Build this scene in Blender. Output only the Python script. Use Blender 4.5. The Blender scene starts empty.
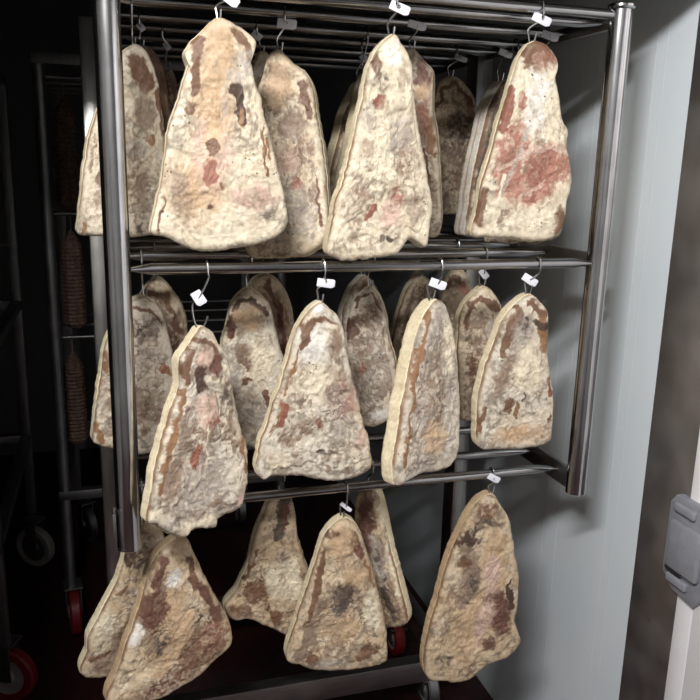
import bpy, bmesh, math, random
import numpy as np
from mathutils import Vector, Matrix

random.seed(7)
sc = bpy.context.scene
COL = sc.collection

# ------------------------------------------------------------------ camera
CAM = np.array([-0.01067, -1.25707, 1.496])
YAW, PITCH, ROLL, F = -0.29886, 0.23146, 0.024825, 787.39
FW = np.array([-math.sin(YAW)*math.cos(PITCH), math.cos(YAW)*math.cos(PITCH), -math.sin(PITCH)])
RT = np.array([math.cos(YAW), math.sin(YAW), 0.0])
UP = np.cross(RT, FW)
R2 = RT*math.cos(ROLL) + UP*math.sin(ROLL)
U2 = -RT*math.sin(ROLL) + UP*math.cos(ROLL)


def ray(x, y):
    return FW + R2*(x-350)/F - U2*(y-350)/F


def at(x, y, axis, v):
    """world point seen at a photo position, on the plane axis = v"""
    d = ray(x, y)
    return CAM + d*((v-CAM[axis])/d[axis])


cd = bpy.data.cameras.new('camera')
cd.sensor_width = 36
cd.lens = F*36/700
cd.clip_start = 0.02
cam = bpy.data.objects.new('camera', cd)
COL.objects.link(cam)
m = Matrix.Identity(4)
for i in range(3):
    m[i][0], m[i][1], m[i][2], m[i][3] = R2[i], U2[i], -FW[i], CAM[i]
cam.matrix_world = m
sc.camera = cam

# ------------------------------------------------------------------ materials


def srgb(r, g, b):
    f = lambda c: (c/255/12.92) if c/255 <= 0.04045 else ((c/255+0.055)/1.055)**2.4
    return (f(r), f(g), f(b))


def new_mat(name, col=(.5, .5, .5), rough=.5, metal=0.0, spec=.5):
    mt = bpy.data.materials.new(name)
    mt.use_nodes = True
    b = mt.node_tree.nodes['Principled BSDF']
    b.inputs['Base Color'].default_value = (*col, 1)
    b.inputs['Roughness'].default_value = rough
    b.inputs['Metallic'].default_value = metal
    b.inputs['Specular IOR Level'].default_value = spec
    return mt, mt.node_tree, b


def node(nt, kind, **kw):
    n = nt.nodes.new(kind)
    for k, v in kw.items():
        if k in n.inputs:
            n.inputs[k].default_value = v
        else:
            setattr(n, k, v)
    return n


def ramp(nt, p0, c0, p1, c1):
    r = nt.nodes.new('ShaderNodeValToRGB')
    e = r.color_ramp.elements
    e[0].position, e[0].color = p0, (*c0, 1)
    e[1].position, e[1].color = p1, (*c1, 1)
    return r


def steel(name, base, rough, streak=.25, scale=(60, 60, 2), blotch=.2):
    mt, nt, b = new_mat(name, base, rough, 1.0)
    tc = node(nt, 'ShaderNodeTexCoord')
    mp = node(nt, 'ShaderNodeMapping')
    mp.inputs['Scale'].default_value = scale
    nt.links.new(tc.outputs['Object'], mp.inputs['Vector'])
    n1 = node(nt, 'ShaderNodeTexNoise', Scale=6.0, Detail=4.0)
    nt.links.new(mp.outputs[0], n1.inputs['Vector'])
    n2 = node(nt, 'ShaderNodeTexNoise', Scale=14.0, Detail=5.0)
    nt.links.new(tc.outputs['Object'], n2.inputs['Vector'])
    r1 = ramp(nt, .3, tuple(c*(1-streak) for c in base), .7, base)
    nt.links.new(n1.outputs['Fac'], r1.inputs[0])
    r2 = ramp(nt, .35, (1-blotch,)*3, .65, (1, 1, 1))
    nt.links.new(n2.outputs['Fac'], r2.inputs[0])
    mx = node(nt, 'ShaderNodeMix', data_type='RGBA', blend_type='MULTIPLY')
    mx.inputs[0].default_value = 1
    nt.links.new(r1.outputs[0], mx.inputs[6])
    nt.links.new(r2.outputs[0], mx.inputs[7])
    nt.links.new(mx.outputs[2], b.inputs['Base Color'])
    mr = node(nt, 'ShaderNodeMapRange')
    mr.inputs[3].default_value = rough*.8
    mr.inputs[4].default_value = rough*1.3
    nt.links.new(n2.outputs['Fac'], mr.inputs[0])
    nt.links.new(mr.outputs[0], b.inputs['Roughness'])
    return mt


M_TUBE = steel('brushed stainless tube', (.62, .62, .64), .17)
M_ROD = steel('worn stainless rod', (.42, .42, .43), .2, scale=(2, 60, 60))
M_BAR = steel('dull stainless bar', (.36, .35, .35), .38)
M_SQ = steel('dull stainless square tube', (.55, .54, .52), .30)
M_BASE = steel('scuffed base steel', (.42, .38, .37), .45, scale=(2, 60, 60))
M_HOOK = steel('polished hook wire', (.62, .62, .63), .22)
M_OLD = steel('dark old steel', (.36, .36, .365), .45)
M_JAMB = steel('smeared stainless jamb', (.54, .51, .50), .5, scale=(1, 1, .6), blotch=.12)

# wall panels: pale blue grey enamel with faint joints
M_WALL, nt, b = new_mat('pale blue grey panel', srgb(224, 233, 238), .42)
tc = node(nt, 'ShaderNodeTexCoord')
nz = node(nt, 'ShaderNodeTexNoise', Scale=5.0, Detail=5.0)
nt.links.new(tc.outputs['Object'], nz.inputs['Vector'])
rp = ramp(nt, .3, srgb(221, 231, 237), .7, srgb(228, 235, 240))
nt.links.new(nz.outputs['Fac'], rp.inputs[0])
nt.links.new(rp.outputs[0], b.inputs['Base Color'])
M_SHADEWALL, nt, b = new_mat('shade grey panel', srgb(120, 120, 121), .6)  # light panels, with the dim room's shade put into the grey
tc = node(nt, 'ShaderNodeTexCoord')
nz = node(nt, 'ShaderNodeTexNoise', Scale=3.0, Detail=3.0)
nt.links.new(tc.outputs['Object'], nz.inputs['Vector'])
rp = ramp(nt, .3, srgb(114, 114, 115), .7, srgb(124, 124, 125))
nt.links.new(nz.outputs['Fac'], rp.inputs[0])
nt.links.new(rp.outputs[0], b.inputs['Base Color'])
M_FLOOR, nt, b = new_mat('dark red resin floor', srgb(62, 26, 26), .45)
tc = node(nt, 'ShaderNodeTexCoord')
nz = node(nt, 'ShaderNodeTexNoise', Scale=40.0, Detail=6.0)
nt.links.new(tc.outputs['Object'], nz.inputs['Vector'])
rp = ramp(nt, .3, srgb(40, 18, 19), .75, srgb(70, 30, 29))
nt.links.new(nz.outputs['Fac'], rp.inputs[0])
nt.links.new(rp.outputs[0], b.inputs['Base Color'])
bp = node(nt, 'ShaderNodeBump', Strength=.3, Distance=.002)
nt.links.new(nz.outputs['Fac'], bp.inputs['Height'])
nt.links.new(bp.outputs[0], b.inputs['Normal'])


def noisy(name, c0, c1, scale, rough, bump=0.0):
    mt, nt, b = new_mat(name, c0, rough)
    tc = node(nt, 'ShaderNodeTexCoord')
    nz = node(nt, 'ShaderNodeTexNoise', Scale=scale, Detail=4.0)
    nt.links.new(tc.outputs['Object'], nz.inputs['Vector'])
    rp = ramp(nt, .35, c0, .65, c1)
    nt.links.new(nz.outputs['Fac'], rp.inputs[0])
    nt.links.new(rp.outputs[0], b.inputs['Base Color'])
    if bump:
        bp = node(nt, 'ShaderNodeBump', Strength=bump, Distance=.001)
        nt.links.new(nz.outputs['Fac'], bp.inputs['Height'])
        nt.links.new(bp.outputs[0], b.inputs['Normal'])
    return mt


M_CORR = noisy('white corridor panel', srgb(176, 176, 175), srgb(184, 184, 183), 5, .5)
M_DOOR = noisy('white door enamel', srgb(242, 240, 242), srgb(246, 245, 247), 8, .35)
M_GASKET = noisy('grey door seal', srgb(176, 176, 180), srgb(186, 186, 190), 20, .5)
M_HINGE = noisy('grey moulded plastic', srgb(132, 134, 142), srgb(140, 142, 150), 60, .5, .1)
M_HINGE_DARK = noisy('dark plastic slot', srgb(30, 30, 32), srgb(38, 38, 40), 30, .6)
M_TAG = noisy('white plastic tag', srgb(226, 226, 236), srgb(234, 234, 242), 30, .45)
M_RED = noisy('red polyurethane tyre', srgb(126, 24, 31), srgb(138, 30, 36), 30, .45)
M_GREYWHEEL = noisy('grey wheel hub', srgb(120, 118, 116), srgb(140, 138, 136), 30, .5)
M_WHITEWHEEL = noisy('pale nylon wheel', srgb(150, 142, 140), srgb(165, 158, 155), 30, .5)

# meat: painted albedo (marbling) with fine grain, pepper specks and wrinkles


def meat_mat(name, bump, pepper, rough, mottle):
    mt, nt, b = new_mat(name, (.8, .7, .6), rough, 0, .4)
    at_ = node(nt, 'ShaderNodeAttribute', attribute_name='Col')
    tc = node(nt, 'ShaderNodeTexCoord')
    oi = node(nt, 'ShaderNodeObjectInfo')
    ad = node(nt, 'ShaderNodeVectorMath', operation='MULTIPLY_ADD')
    nt.links.new(oi.outputs['Random'], ad.inputs[0])
    ad.inputs[1].default_value = (7, 11, 5)
    nt.links.new(tc.outputs['Object'], ad.inputs[2])
    vec = ad.outputs[0]
    n1 = node(nt, 'ShaderNodeTexNoise', Scale=150.0, Detail=6.0, Roughness=.65)
    nt.links.new(vec, n1.inputs['Vector'])
    r1 = ramp(nt, .3, (.80, .76, .72), .62, (1.04, 1.04, 1.04))
    nt.links.new(n1.outputs['Fac'], r1.inputs[0])
    mx = node(nt, 'ShaderNodeMix', data_type='RGBA', blend_type='MULTIPLY')
    mx.inputs[0].default_value = 1
    nt.links.new(at_.outputs['Color'], mx.inputs[6])
    nt.links.new(r1.outputs[0], mx.inputs[7])
    # fine brown grey mottling inside the fat
    na = node(nt, 'ShaderNodeTexNoise', Scale=85.0, Detail=9.0, Roughness=.68, Distortion=.6)
    nt.links.new(vec, na.inputs['Vector'])
    ra = ramp(nt, .53, (0, 0, 0), .60, (1, 1, 1))
    nt.links.new(na.outputs['Fac'], ra.inputs[0])
    nb = node(nt, 'ShaderNodeTexNoise', Scale=14.0, Detail=3.0)
    nt.links.new(vec, nb.inputs['Vector'])
    rb = ramp(nt, .42, (0, 0, 0), .62, (1, 1, 1))
    nt.links.new(nb.outputs['Fac'], rb.inputs[0])
    ma = node(nt, 'ShaderNodeMath', operation='MULTIPLY')
    nt.links.new(ra.outputs[0], ma.inputs[0])
    nt.links.new(rb.outputs[0], ma.inputs[1])
    mb_ = node(nt, 'ShaderNodeMath', operation='MULTIPLY')
    nt.links.new(ma.outputs[0], mb_.inputs[0])
    mb_.inputs[1].default_value = mottle
    md = node(nt, 'ShaderNodeMix', data_type='RGBA', blend_type='MULTIPLY')
    nt.links.new(mb_.outputs[0], md.inputs[0])
    nt.links.new(mx.outputs[2], md.inputs[6])
    md.inputs[7].default_value = (*srgb(176, 146, 126), 1)
    mx = md
    # pepper
    vo = node(nt, 'ShaderNodeTexVoronoi', Scale=130.0, Randomness=1.0)
    nt.links.new(vec, vo.inputs['Vector'])
    rv = ramp(nt, .15, (1, 1, 1), .24, (0, 0, 0))
    nt.links.new(vo.outputs['Distance'], rv.inputs[0])
    n2 = node(nt, 'ShaderNodeTexNoise', Scale=38.0, Detail=2.0)
    nt.links.new(vec, n2.inputs['Vector'])
    rg = ramp(nt, .56, (0, 0, 0), .66, (1, 1, 1))
    nt.links.new(n2.outputs['Fac'], rg.inputs[0])
    mm = node(nt, 'ShaderNodeMath', operation='MULTIPLY')
    nt.links.new(rv.outputs[0], mm.inputs[0])
    nt.links.new(rg.outputs[0], mm.inputs[1])
    m3 = node(nt, 'ShaderNodeMath', operation='MULTIPLY')
    nt.links.new(mm.outputs[0], m3.inputs[0])
    m3.inputs[1].default_value = pepper
    mp = node(nt, 'ShaderNodeMix', data_type='RGBA')
    nt.links.new(m3.outputs[0], mp.inputs[0])
    nt.links.new(mx.outputs[2], mp.inputs[6])
    mp.inputs[7].default_value = (*srgb(52, 40, 30), 1)
    nt.links.new(mp.outputs[2], b.inputs['Base Color'])
    # wrinkles
    n3 = node(nt, 'ShaderNodeTexNoise', Scale=75.0, Detail=7.0, Roughness=.62, Distortion=.8)
    nt.links.new(vec, n3.inputs['Vector'])
    bp = node(nt, 'ShaderNodeBump', Strength=bump, Distance=.003)
    nt.links.new(n3.outputs['Fac'], bp.inputs['Height'])
    nt.links.new(bp.outputs[0], b.inputs['Normal'])
    return mt


M_MEAT = meat_mat('cured pork marbling', .34, .9, .52, .42)
M_RIND = meat_mat('cured pork fat', .22, .6, .48, .15)

# ------------------------------------------------------------------ object helpers


def link(name, me, mat, parent=None, smooth=False):
    o = bpy.data.objects.new(name, me)
    COL.objects.link(o)
    if mat is not None:
        me.materials.append(mat)
    if smooth:
        me.polygons.foreach_set('use_smooth', [True]*len(me.polygons))
    if parent is not None:
        o.parent = parent
    return o


def tag(o, label=None, cat=None, group=None, kind=None):
    if label: o['label'] = label
    if cat:
        o['category'] = cat
        o['kind'] = 'thing'
    if group: o['group'] = group
    if kind: o['kind'] = kind
    return o


def empty(name, loc=(0, 0, 0), rz=0):
    o = bpy.data.objects.new(name, None)
    o.empty_display_size = .05
    COL.objects.link(o)
    o.location = loc
    o.rotation_euler = (0, 0, rz)
    return o


class MB:
    def __init__(self):
        self.bm = bmesh.new()

    def box(self, lo, hi, bevel=0.0, seg=2, rot=None, pivot=None):
        r = bmesh.ops.create_cube(self.bm, size=1)
        vs = r['verts']
        for v in vs:
            v.co = Vector([lo[i] + (v.co[i]+.5)*(hi[i]-lo[i]) for i in range(3)])
        if bevel:
            es = list({e for v in vs for e in v.link_edges})
            q = bmesh.ops.bevel(self.bm, geom=es, offset=bevel, segments=seg, affect='EDGES', profile=.5)
            vs = list({v for f in q['faces'] for v in f.verts} | {v for v in vs if v.is_valid})
        if rot is not None:
            bmesh.ops.rotate(self.bm, verts=vs, cent=Vector(pivot or (0, 0, 0)), matrix=rot)
        return self

    def tube(self, pts, r, n=16, cap=True):
        pts = [Vector(p) for p in pts]
        rings = []
        prev = None
        for i, p in enumerate(pts):
            t = (pts[min(i+1, len(pts)-1)] - pts[max(i-1, 0)]).normalized()
            if prev is None:
                a = Vector((0, 0, 1)) if abs(t.z) < .9 else Vector((1, 0, 0))
                nrm = (a - t*a.dot(t)).normalized()
            else:
                nrm = (prev - t*prev.dot(t)).normalized()
            prev = nrm
            bn = t.cross(nrm)
            rr = r[i] if isinstance(r, (list, tuple)) else r
            rings.append([self.bm.verts.new(p + (nrm*math.cos(k*2*math.pi/n) + bn*math.sin(k*2*math.pi/n))*rr) for k in range(n)])
        for a, c in zip(rings, rings[1:]):
            for k in range(n):
                self.bm.faces.new((a[k], a[(k+1) % n], c[(k+1) % n], c[k]))
        if cap:
            self.bm.faces.new(list(reversed(rings[0])))
            self.bm.faces.new(rings[-1])
        return self

    def lathe(self, prof, c, axis, n=32):
        """closed profile of (radius, height) turned about an axis through c"""
        ax = Vector(axis).normalized()
        a = Vector((0, 0, 1)) if abs(ax.z) < .9 else Vector((1, 0, 0))
        u = (a - ax*a.dot(ax)).normalized()
        w = ax.cross(u)
        c = Vector(c)
        rings = [[self.bm.verts.new(c + ax*h + (u*math.cos(k*2*math.pi/n) + w*math.sin(k*2*math.pi/n))*r) for k in range(n)] for r, h in prof]
        L = len(rings)
        for i in range(L):
            p, q = rings[i], rings[(i+1) % L]
            for k in range(n):
                self.bm.faces.new((p[k], p[(k+1) % n], q[(k+1) % n], q[k]))
        return self

    def prism(self, pts, d, bevel=0.0):
        """polygon of 3-D points pushed along d"""
        d = Vector(d)
        a = [self.bm.verts.new(Vector(p)) for p in pts]
        c = [self.bm.verts.new(Vector(p)+d) for p in pts]
        n = len(a)
        fs = [self.bm.faces.new(list(reversed(a))), self.bm.faces.new(c)]
        for k in range(n):
            fs.append(self.bm.faces.new((a[k], a[(k+1) % n], c[(k+1) % n], c[k])))
        if bevel:
            es = list({e for f in fs for e in f.edges})
            bmesh.ops.bevel(self.bm, geom=es, offset=bevel, segments=2, affect='EDGES', profile=.5)
        return self

    def build(self, name, mat, parent=None, smooth=True, angle=35):
        bmesh.ops.recalc_face_normals(self.bm, faces=self.bm.faces)
        for f in self.bm.faces:
            f.smooth = smooth
        if smooth:
            lim = math.radians(angle)
            for e in self.bm.edges:
                if len(e.link_faces) == 2 and e.calc_face_angle(0) > lim:
                    e.smooth = False
        me = bpy.data.meshes.new(name)
        self.bm.to_mesh(me)
        self.bm.free()
        return link(name, me, mat, parent)


# ------------------------------------------------------------------ room shell
XW = 0.9945                                     # inner face of the right wall
JY0, JY1 = -0.155, -0.022                       # thickness of the front wall, seen as the steel jamb
CEIL, YB, XL = 2.45, 2.9, -1.9
OX, OZ = -.235, 1.845                           # left edge and head of the door opening
CY, CX0, CX1, CC = -2.7, -1.6, 1.9, 2.55        # the corridor the picture is taken from


def struct(name, mb, mat, **k):
    return tag(mb.build(name, mat, **k), kind='structure')


struct('floor', MB().box((XL-.1, CY, -.1), (CX1, YB+.1, 0)), M_FLOOR)
struct('ceiling', MB().box((XL-.1, JY1, CEIL), (XW+.1, YB+.1, CEIL+.1)), M_SHADEWALL)
struct('ceiling_corridor', MB().box((CX0-.1, CY-.1, CC), (CX1+.1, JY0, CC+.1)), M_CORR)
struct('wall_back', MB().box((XL-.1, YB, 0), (XW+.1, YB+.1, CEIL)), M_SHADEWALL)
struct('wall_left', MB().box((XL-.1, JY1, 0), (XL, YB, CEIL)), M_SHADEWALL)
fw = MB().box((XL-.1, JY0, 0), (OX, JY1, 2.65))
fw.box((OX, JY0, OZ), (XW+.1, JY1, 2.65)).box((XW+.1, JY0, 0), (CX1, JY1, 2.65))
struct('wall_front', fw, M_CORR)
struct('wall_corridor', MB().box((CX0-.1, CY-.1, 0), (CX1+.1, CY, CC)).box((CX0-.1, CY, 0), (CX0, JY0, CC)).box((CX1, CY, 0), (CX1+.1, JY0, CC)), M_CORR)
wb = MB()
joints = [(JY1, .0555), (.0567, .0855), (.0867, .2705), (.2717, .330), (.3312, .60), (.6012, .9), (.9012, 1.2), (1.2012, 1.8), (1.8012, 2.4), (2.4012, YB)]
for y0, y1 in joints:
    wb.box((XW, y0, 0), (XW+.1, y1, CEIL))
wb.box((XW+.002, JY1, 0), (XW+.098, YB, CEIL))
struct('wall_right', wb, M_WALL, smooth=False)
struct('trim_1', MB().box((XW-.003, JY0-.01, 0), (XW+.1, JY1, OZ), bevel=.0015), M_JAMB)
# door leaf with its rebated white edge, and the hinge
dr = struct('door_1', MB().box((XW-.012, -1.18, .01), (XW+.07, -.2045, OZ+.02), bevel=.004), M_DOOR)
struct('door_edge', MB().box((XW-.009, -.2025, .01), (XW+.07, -.157, OZ+.02), bevel=.004), M_DOOR, ).parent = dr
struct('door_seal', MB().box((XW-.004, -.206, .01), (XW+.06, -.200, OZ+.02)), M_GASKET).parent = dr

hg = empty('door_hinge', (0, 0, 0))
tag(hg, 'grey plastic hinge block on the edge of the white door', 'hinge')
XH = XW-.021


def yz(px, x):
    p = at(px[0], px[1], 0, x)
    return (x, p[1], p[2])


a0, a1, a2 = yz((669, 500), XH), yz((658, 570), XH), yz((680, 496), XH)
ty, tz, bz = a0[1]-.004, a2[2], a1[2]-.012
by = ty-.115
plate = [(ty, bz+.020), (ty, tz-.018), (ty-.014, tz), (by+.014, tz), (by, tz-.018), (by, bz+.020), (by+.026, bz-.012), (ty-.03, bz-.006)]
MB().prism([(XW-.003, y_, z_) for y_, z_ in plate], (-.018, 0, 0), .003).build('back_plate', M_HINGE, hg)
H_ = tz-bz
cz0, cz1 = bz+.23*H_, tz-.24*H_
MB().prism([(XH+.002, y_, z_) for y_, z_ in [(ty-.020, cz0), (ty-.020, cz1), (by+.016, cz1), (by+.016, cz0)]], (-.016, 0, 0), .006).build('barrel_cover', M_HINGE, hg)
for zc in (bz+.10*H_, tz-.115*H_):
    k = MB()
    k.box((XH-.008, ty-.072, zc-.009), (XH+.004, ty-.018, zc+.009), bevel=.0045, seg=3)
    k.build('screw_cap', M_HINGE, hg)
tag(MB().box((XH-.013, ty-.060, cz0-.0045), (XH+.004, ty-.020, cz0+.0015), bevel=.001).build('slot', M_HINGE_DARK, hg), 'dark slot under the cover')

# ------------------------------------------------------------------ the rack
W = .85
ROWS = [None, .18, .332, .458, .602, .747, .88]
FIRST = {1: .05, 2: 0.0, 3: .0765}          # depth of each tier's front rod
ZT, Z2, Z3 = 1.7501, 1.3301, .8988
RR = .0092


def rod_z(level):
    return {1: ZT, 2: Z2, 3: Z3}[level]


rack = empty('hanging_rack', (W/2, .508, 0))
tag(rack, 'tall stainless steel rack with three tiers of rods, hung full of cured pork', 'rack')


def rp(mb, name, mat, **k):
    o = mb.build(name, mat, None, **k)
    o.parent = rack
    o.matrix_parent_inverse = Matrix.Translation(-rack.location)
    return o


# front tubes (their feet stop at the lowest tier)
zb = .8735
mb = MB().tube([(0, 0, .862), (0, 0, .864), (0, 0, 1.0), (0, 0, 1.765), (0, 0, 1.769)], [.017, .0195, .0195, .0195, .016], 40)
rp(mb, 'round_post', M_TUBE)
mb = MB().tube([(W, 0, zb-.002), (W, 0, zb+.003), (W, 0, 1.0), (W, 0, 1.765), (W, 0, 1.769)], [.013, .0195, .0195, .0195, .016], 40)
rp(mb, 'round_post', M_TUBE)
for x in (0, W):
    rp(MB().lathe([(.001, 1.7665), (.020, 1.7665), (.0235, 1.769), (.0235, 1.773), (.020, 1.7755), (.001, 1.7755)], (x, 0, 0), (0, 0, 1), 36), 'post_cap', M_TUBE)
rp(MB().box((-.026, -.020, .8645), (-.0195, .012, .935), bevel=.002), 'bracket', M_SQ)
# square posts on the base
for x0 in (-.031, .846):
    rp(MB().box((x0-.020, .508, .03+.1), (x0+.020, .568, 1.772), bevel=.003), 'square_post', M_SQ)
# tier side bars
for zl, h0, h1 in ((ZT, -.012, .012), (Z2, -.012, .033), (Z3, -.026, .030)):
    for x in (0, W):
        s = 1 if x == 0 else -1
        if x == 0:
            h1 = min(h1, .016)
        rp(MB().box((min(x, x-.005*s)-.003, .0175, zl+h0), (max(x, x-.005*s)+.003, .95, zl+h1), bevel=.0015), 'side_bar', M_BAR)
# rods: round, flattened at the welded ends
for zl in (ZT, Z2, Z3):
    for yr in ROWS:
        yr = FIRST[{ZT: 1, Z2: 2, Z3: 3}[zl]] if yr is None else yr
        mb = MB()
        xe = .019 if yr == 0 else .004
        mb.tube([(xe, yr, zl), (.05, yr, zl), (W-.05, yr, zl), (W-xe, yr, zl)], RR, 20)
        for v in mb.bm.verts:
            if v.co.x < .02 or v.co.x > W-.02:
                v.co.z = zl + (v.co.z-zl)*.30
                v.co.y = yr + (v.co.y-yr)*1.35
        rp(mb, 'hanging_rod', M_ROD)
rp(MB().tube([(.019, 0, 1.757), (.05, 0, 1.757), (W-.05, 0, 1.757), (W-.019, 0, 1.757)], .0085, 20), 'hanging_rod', M_ROD)
# base frame
rp(MB().box((-.011, .508, .102), (W-.008, .548, .166), bevel=.003), 'base_rail', M_BASE)
rp(MB().box((-.011, .95, .102), (W-.008, .99, .166), bevel=.003), 'base_rail', M_BASE)
for x0 in (-.031, .846):
    rp(MB().box((x0-.020, .569, .102), (x0+.020, .99, .166), bevel=.003), 'base_rail', M_BASE)


def caster(x, y, parent, off, tyre=M_RED, hub=M_GREYWHEEL, rz=0.0, R=.058, top=.102, wd=.016):
    f = MB()
    rot = Matrix.Rotation(rz, 3, 'Z')
    pv = (x, y, 0)
    f.box((x-.028, y-.035, top-.006), (x+.028, y+.035, top), bevel=.001, rot=rot, pivot=pv)
    f.box((x-.024, y-.022, R-.012), (x-.0205, y+.022, top-.004), bevel=.001, rot=rot, pivot=pv)
    f.box((x+.0205, y-.022, R-.012), (x+.024, y+.022, top-.004), bevel=.001, rot=rot, pivot=pv)
    fo = f.build('caster_fork', M_OLD)
    w = MB()
    ax = rot @ Vector((1, 0, 0))
    w.lathe([(R*.68, -wd), (R*.93, -wd), (R, -wd*.7), (R, wd*.7), (R*.93, wd), (R*.68, wd)], (x, y, R), ax, 40)
    wo = w.build('wheel', tyre)
    h = MB()
    h.lathe([(.001, -wd*1.2), (R*.25, -wd*1.2), (R*.3, -wd*.7), (R*.55, -wd*.6), (R*.7, -wd*.95), (R*.7, wd*.95), (R*.55, wd*.6), (R*.3, wd*.7), (R*.25, wd*1.2), (.001, wd*1.2)], (x, y, R), ax, 36)
    ho = h.build('wheel_hub', hub)
    fo.parent = parent
    fo.matrix_parent_inverse = Matrix.Translation(-Vector(off))
    for o in (wo, ho):
        o.parent = fo
    return fo


for x, y_, ty in ((.03, .545, M_OLD), (.80, .545, M_OLD), (.03, .80, M_RED), (.795, .80, M_RED)):
    caster(x, y_, rack, rack.location, ty)

# ------------------------------------------------------------------ the trolleys behind on the left


def trolley(name, label, x0, x1, y0, y1, ztop, zlow, rails, casters, round_front=False, rods=(), plates=()):
    t = empty(name, ((x0+x1)/2, (y0+y1)/2, 0))
    tag(t, label, 'rack')

    def tp(mb, nm, mat):
        o = mb.build(nm, mat)
        o.parent = t
        o.matrix_parent_inverse = Matrix.Translation(-t.location)
        return o
    h = .017
    for x in (x0, x1):
        for yy in (y0, y1):
            if round_front and yy == y0:
                tp(MB().tube([(x, yy, zlow), (x, yy, ztop-.03)], h, 24), 'round_post', M_OLD)
            else:
                tp(MB().box((x-h, yy-h, zlow), (x+h, yy+h, ztop-.03), bevel=.003), 'square_post', M_OLD)
    for z in (ztop, ) + tuple(rails):
        for yy in (y0, y1):
            tp(MB().box((x0-h, yy-h, z-.03), (x1+h, yy+h, z), bevel=.003), 'cross_rail', M_OLD)
        for x in (x0, x1):
            tp(MB().box((x-h, y0+h+.001, z-.03), (x+h, y1-h-.001, z), bevel=.003), 'side_rail', M_OLD)
    for z, n in rods:
        for k in range(n):
            yy = y0 + .06 + (y1-y0-.12)*k/max(1, n-1)
            tp(MB().tube([(x0, yy, z), (x1, yy, z)], .005, 12), 'hanging_rod', M_OLD)
    for lo, hi in plates:
        tp(MB().box(lo, hi, bevel=.001), 'panel', M_OLD)
    for cx, cy, ty, hb, rz, R in casters:
        caster(cx, cy, t, t.location, ty, hb, rz, R, top=zlow)
    return t


t2 = trolley('salami_rack', 'dark steel wheeled rack of netted salami behind the pork rack', -.176, .50, 1.16, 1.85, 1.772, .172,
             (.497,), [(-.170, 1.17, M_RED, M_GREYWHEEL, .12, .076), (.47, 1.2, M_RED, M_GREYWHEEL, .2, .076), (-.15, 1.82, M_OLD, M_OLD, .5, .076), (.47, 1.82, M_OLD, M_GREYWHEEL, 0, .076)],
             True, ((1.715, 4), (1.335, 4), (.965, 4)))
p3 = at(14, 76, 1, 1.72)
t3 = trolley('dark_rack', 'dark steel rack on casters at the far left edge', -.98, -.335, .84, 1.72, float(p3[2]), .19,
             (.5, 1.0), [(-.335, .87, M_RED, M_WHITEWHEEL, 1.15, .082), (-.325, 1.66, M_WHITEWHEEL, M_OLD, 1.0, .076), (-.95, .9, M_RED, M_WHITEWHEEL, .3, .082), (-.95, 1.66, M_WHITEWHEEL, M_OLD, .3, .076)],
             False, ((1.62, 3), (1.2, 3)))

# netted salami on the salami rack


def salami_mesh():
    mb = MB()
    L, R = .30, .032
    prof = []
    n = 120
    for i in range(n+1):
        s = i/n
        z = -s*L
        r = R*min(1, (s/.16)**.6)*min(1, ((1-s)/.07)**.5 if s < 1 else 0) * (.86+.14*s)
        r = max(r, .003)
        r += .0016*math.sin(s*2*math.pi*26)
        prof.append((r, z))
    bm = mb.bm
    rings = []
    for r, z in prof:
        rings.append([bm.verts.new((math.cos(k*2*math.pi/36)*r*(1+.05*math.cos(k*2*math.pi/36*9)), math.sin(k*2*math.pi/36)*r*(1+.05*math.cos(k*2*math.pi/36*9)), z)) for k in range(36)])
    for a, c in zip(rings, rings[1:]):
        for k in range(36):
            bm.faces.new((a[k], a[(k+1) % 36], c[(k+1) % 36], c[k]))
    bm.faces.new(list(reversed(rings[0])))
    bm.faces.new(rings[-1])
    return mb


M_SAL = noisy('netted salami casing', srgb(84, 62, 52), srgb(120, 96, 82), 90, .65, .4)
M_CORD = noisy('butcher cord', srgb(110, 98, 84), srgb(130, 116, 98), 90, .7)
sal_info = [((74, 384), 1.24, .965, 'pale netted salami hanging lowest beside the square post', 1.0),
            ((72, 262), 1.24, 1.335, 'dark netted salami hanging above the pale lowest one', 1.0),
            ((62, 84), 1.24, 1.715, 'dark netted salami at the top of the far rack', 1.08)]
sal0 = None
for (px, yy, zr, lab, s) in sal_info:
    p = at(px[0], px[1], 1, 1.22)
    if sal0 is None:
        body = salami_mesh().build('casing', M_SAL, None)
        mesh_b = body.data
        tie = MB().tube([(0, 0, -.004), (.002, 0, .012), (0, .001, .03), (0, 0, .045)], .0018, 8)
        tie = tie.build('tie_cord', M_CORD)
        mesh_t = tie.data
        root = empty('netted_salami')
        body.parent = root
        tie.parent = root
        sal0 = (root, body, tie)
    else:
        root = sal0[0].copy()
        COL.objects.link(root)
        for ch in sal0[1:]:
            c = ch.copy()
            COL.objects.link(c)
            c.parent = root
    zt = zr - .005 - .045*s
    root.location = (p[0], yy, zt)
    root.scale = (s, s, s)
    tag(root, lab, 'salami', 'netted salami on the far rack')

# ------------------------------------------------------------------ noise
_perm = np.random.RandomState(11).permutation(512).astype(np.int64)
_perm = np.concatenate([_perm, _perm, _perm])
_val = np.random.RandomState(5).rand(512)*2-1


def vnoise(p):
    i = np.floor(p).astype(np.int64)
    f = p-i
    f = f*f*f*(f*(f*6-15)+10)
    i &= 255
    out = 0
    for dx in (0, 1):
        wx = f[:, 0] if dx else 1-f[:, 0]
        for dy in (0, 1):
            wy = f[:, 1] if dy else 1-f[:, 1]
            for dz in (0, 1):
                wz = f[:, 2] if dz else 1-f[:, 2]
                h = _perm[_perm[_perm[(i[:, 0]+dx) & 255] + ((i[:, 1]+dy) & 255)] + ((i[:, 2]+dz) & 255)]
                out = out + wx*wy*wz*_val[h]
    return out


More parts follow.
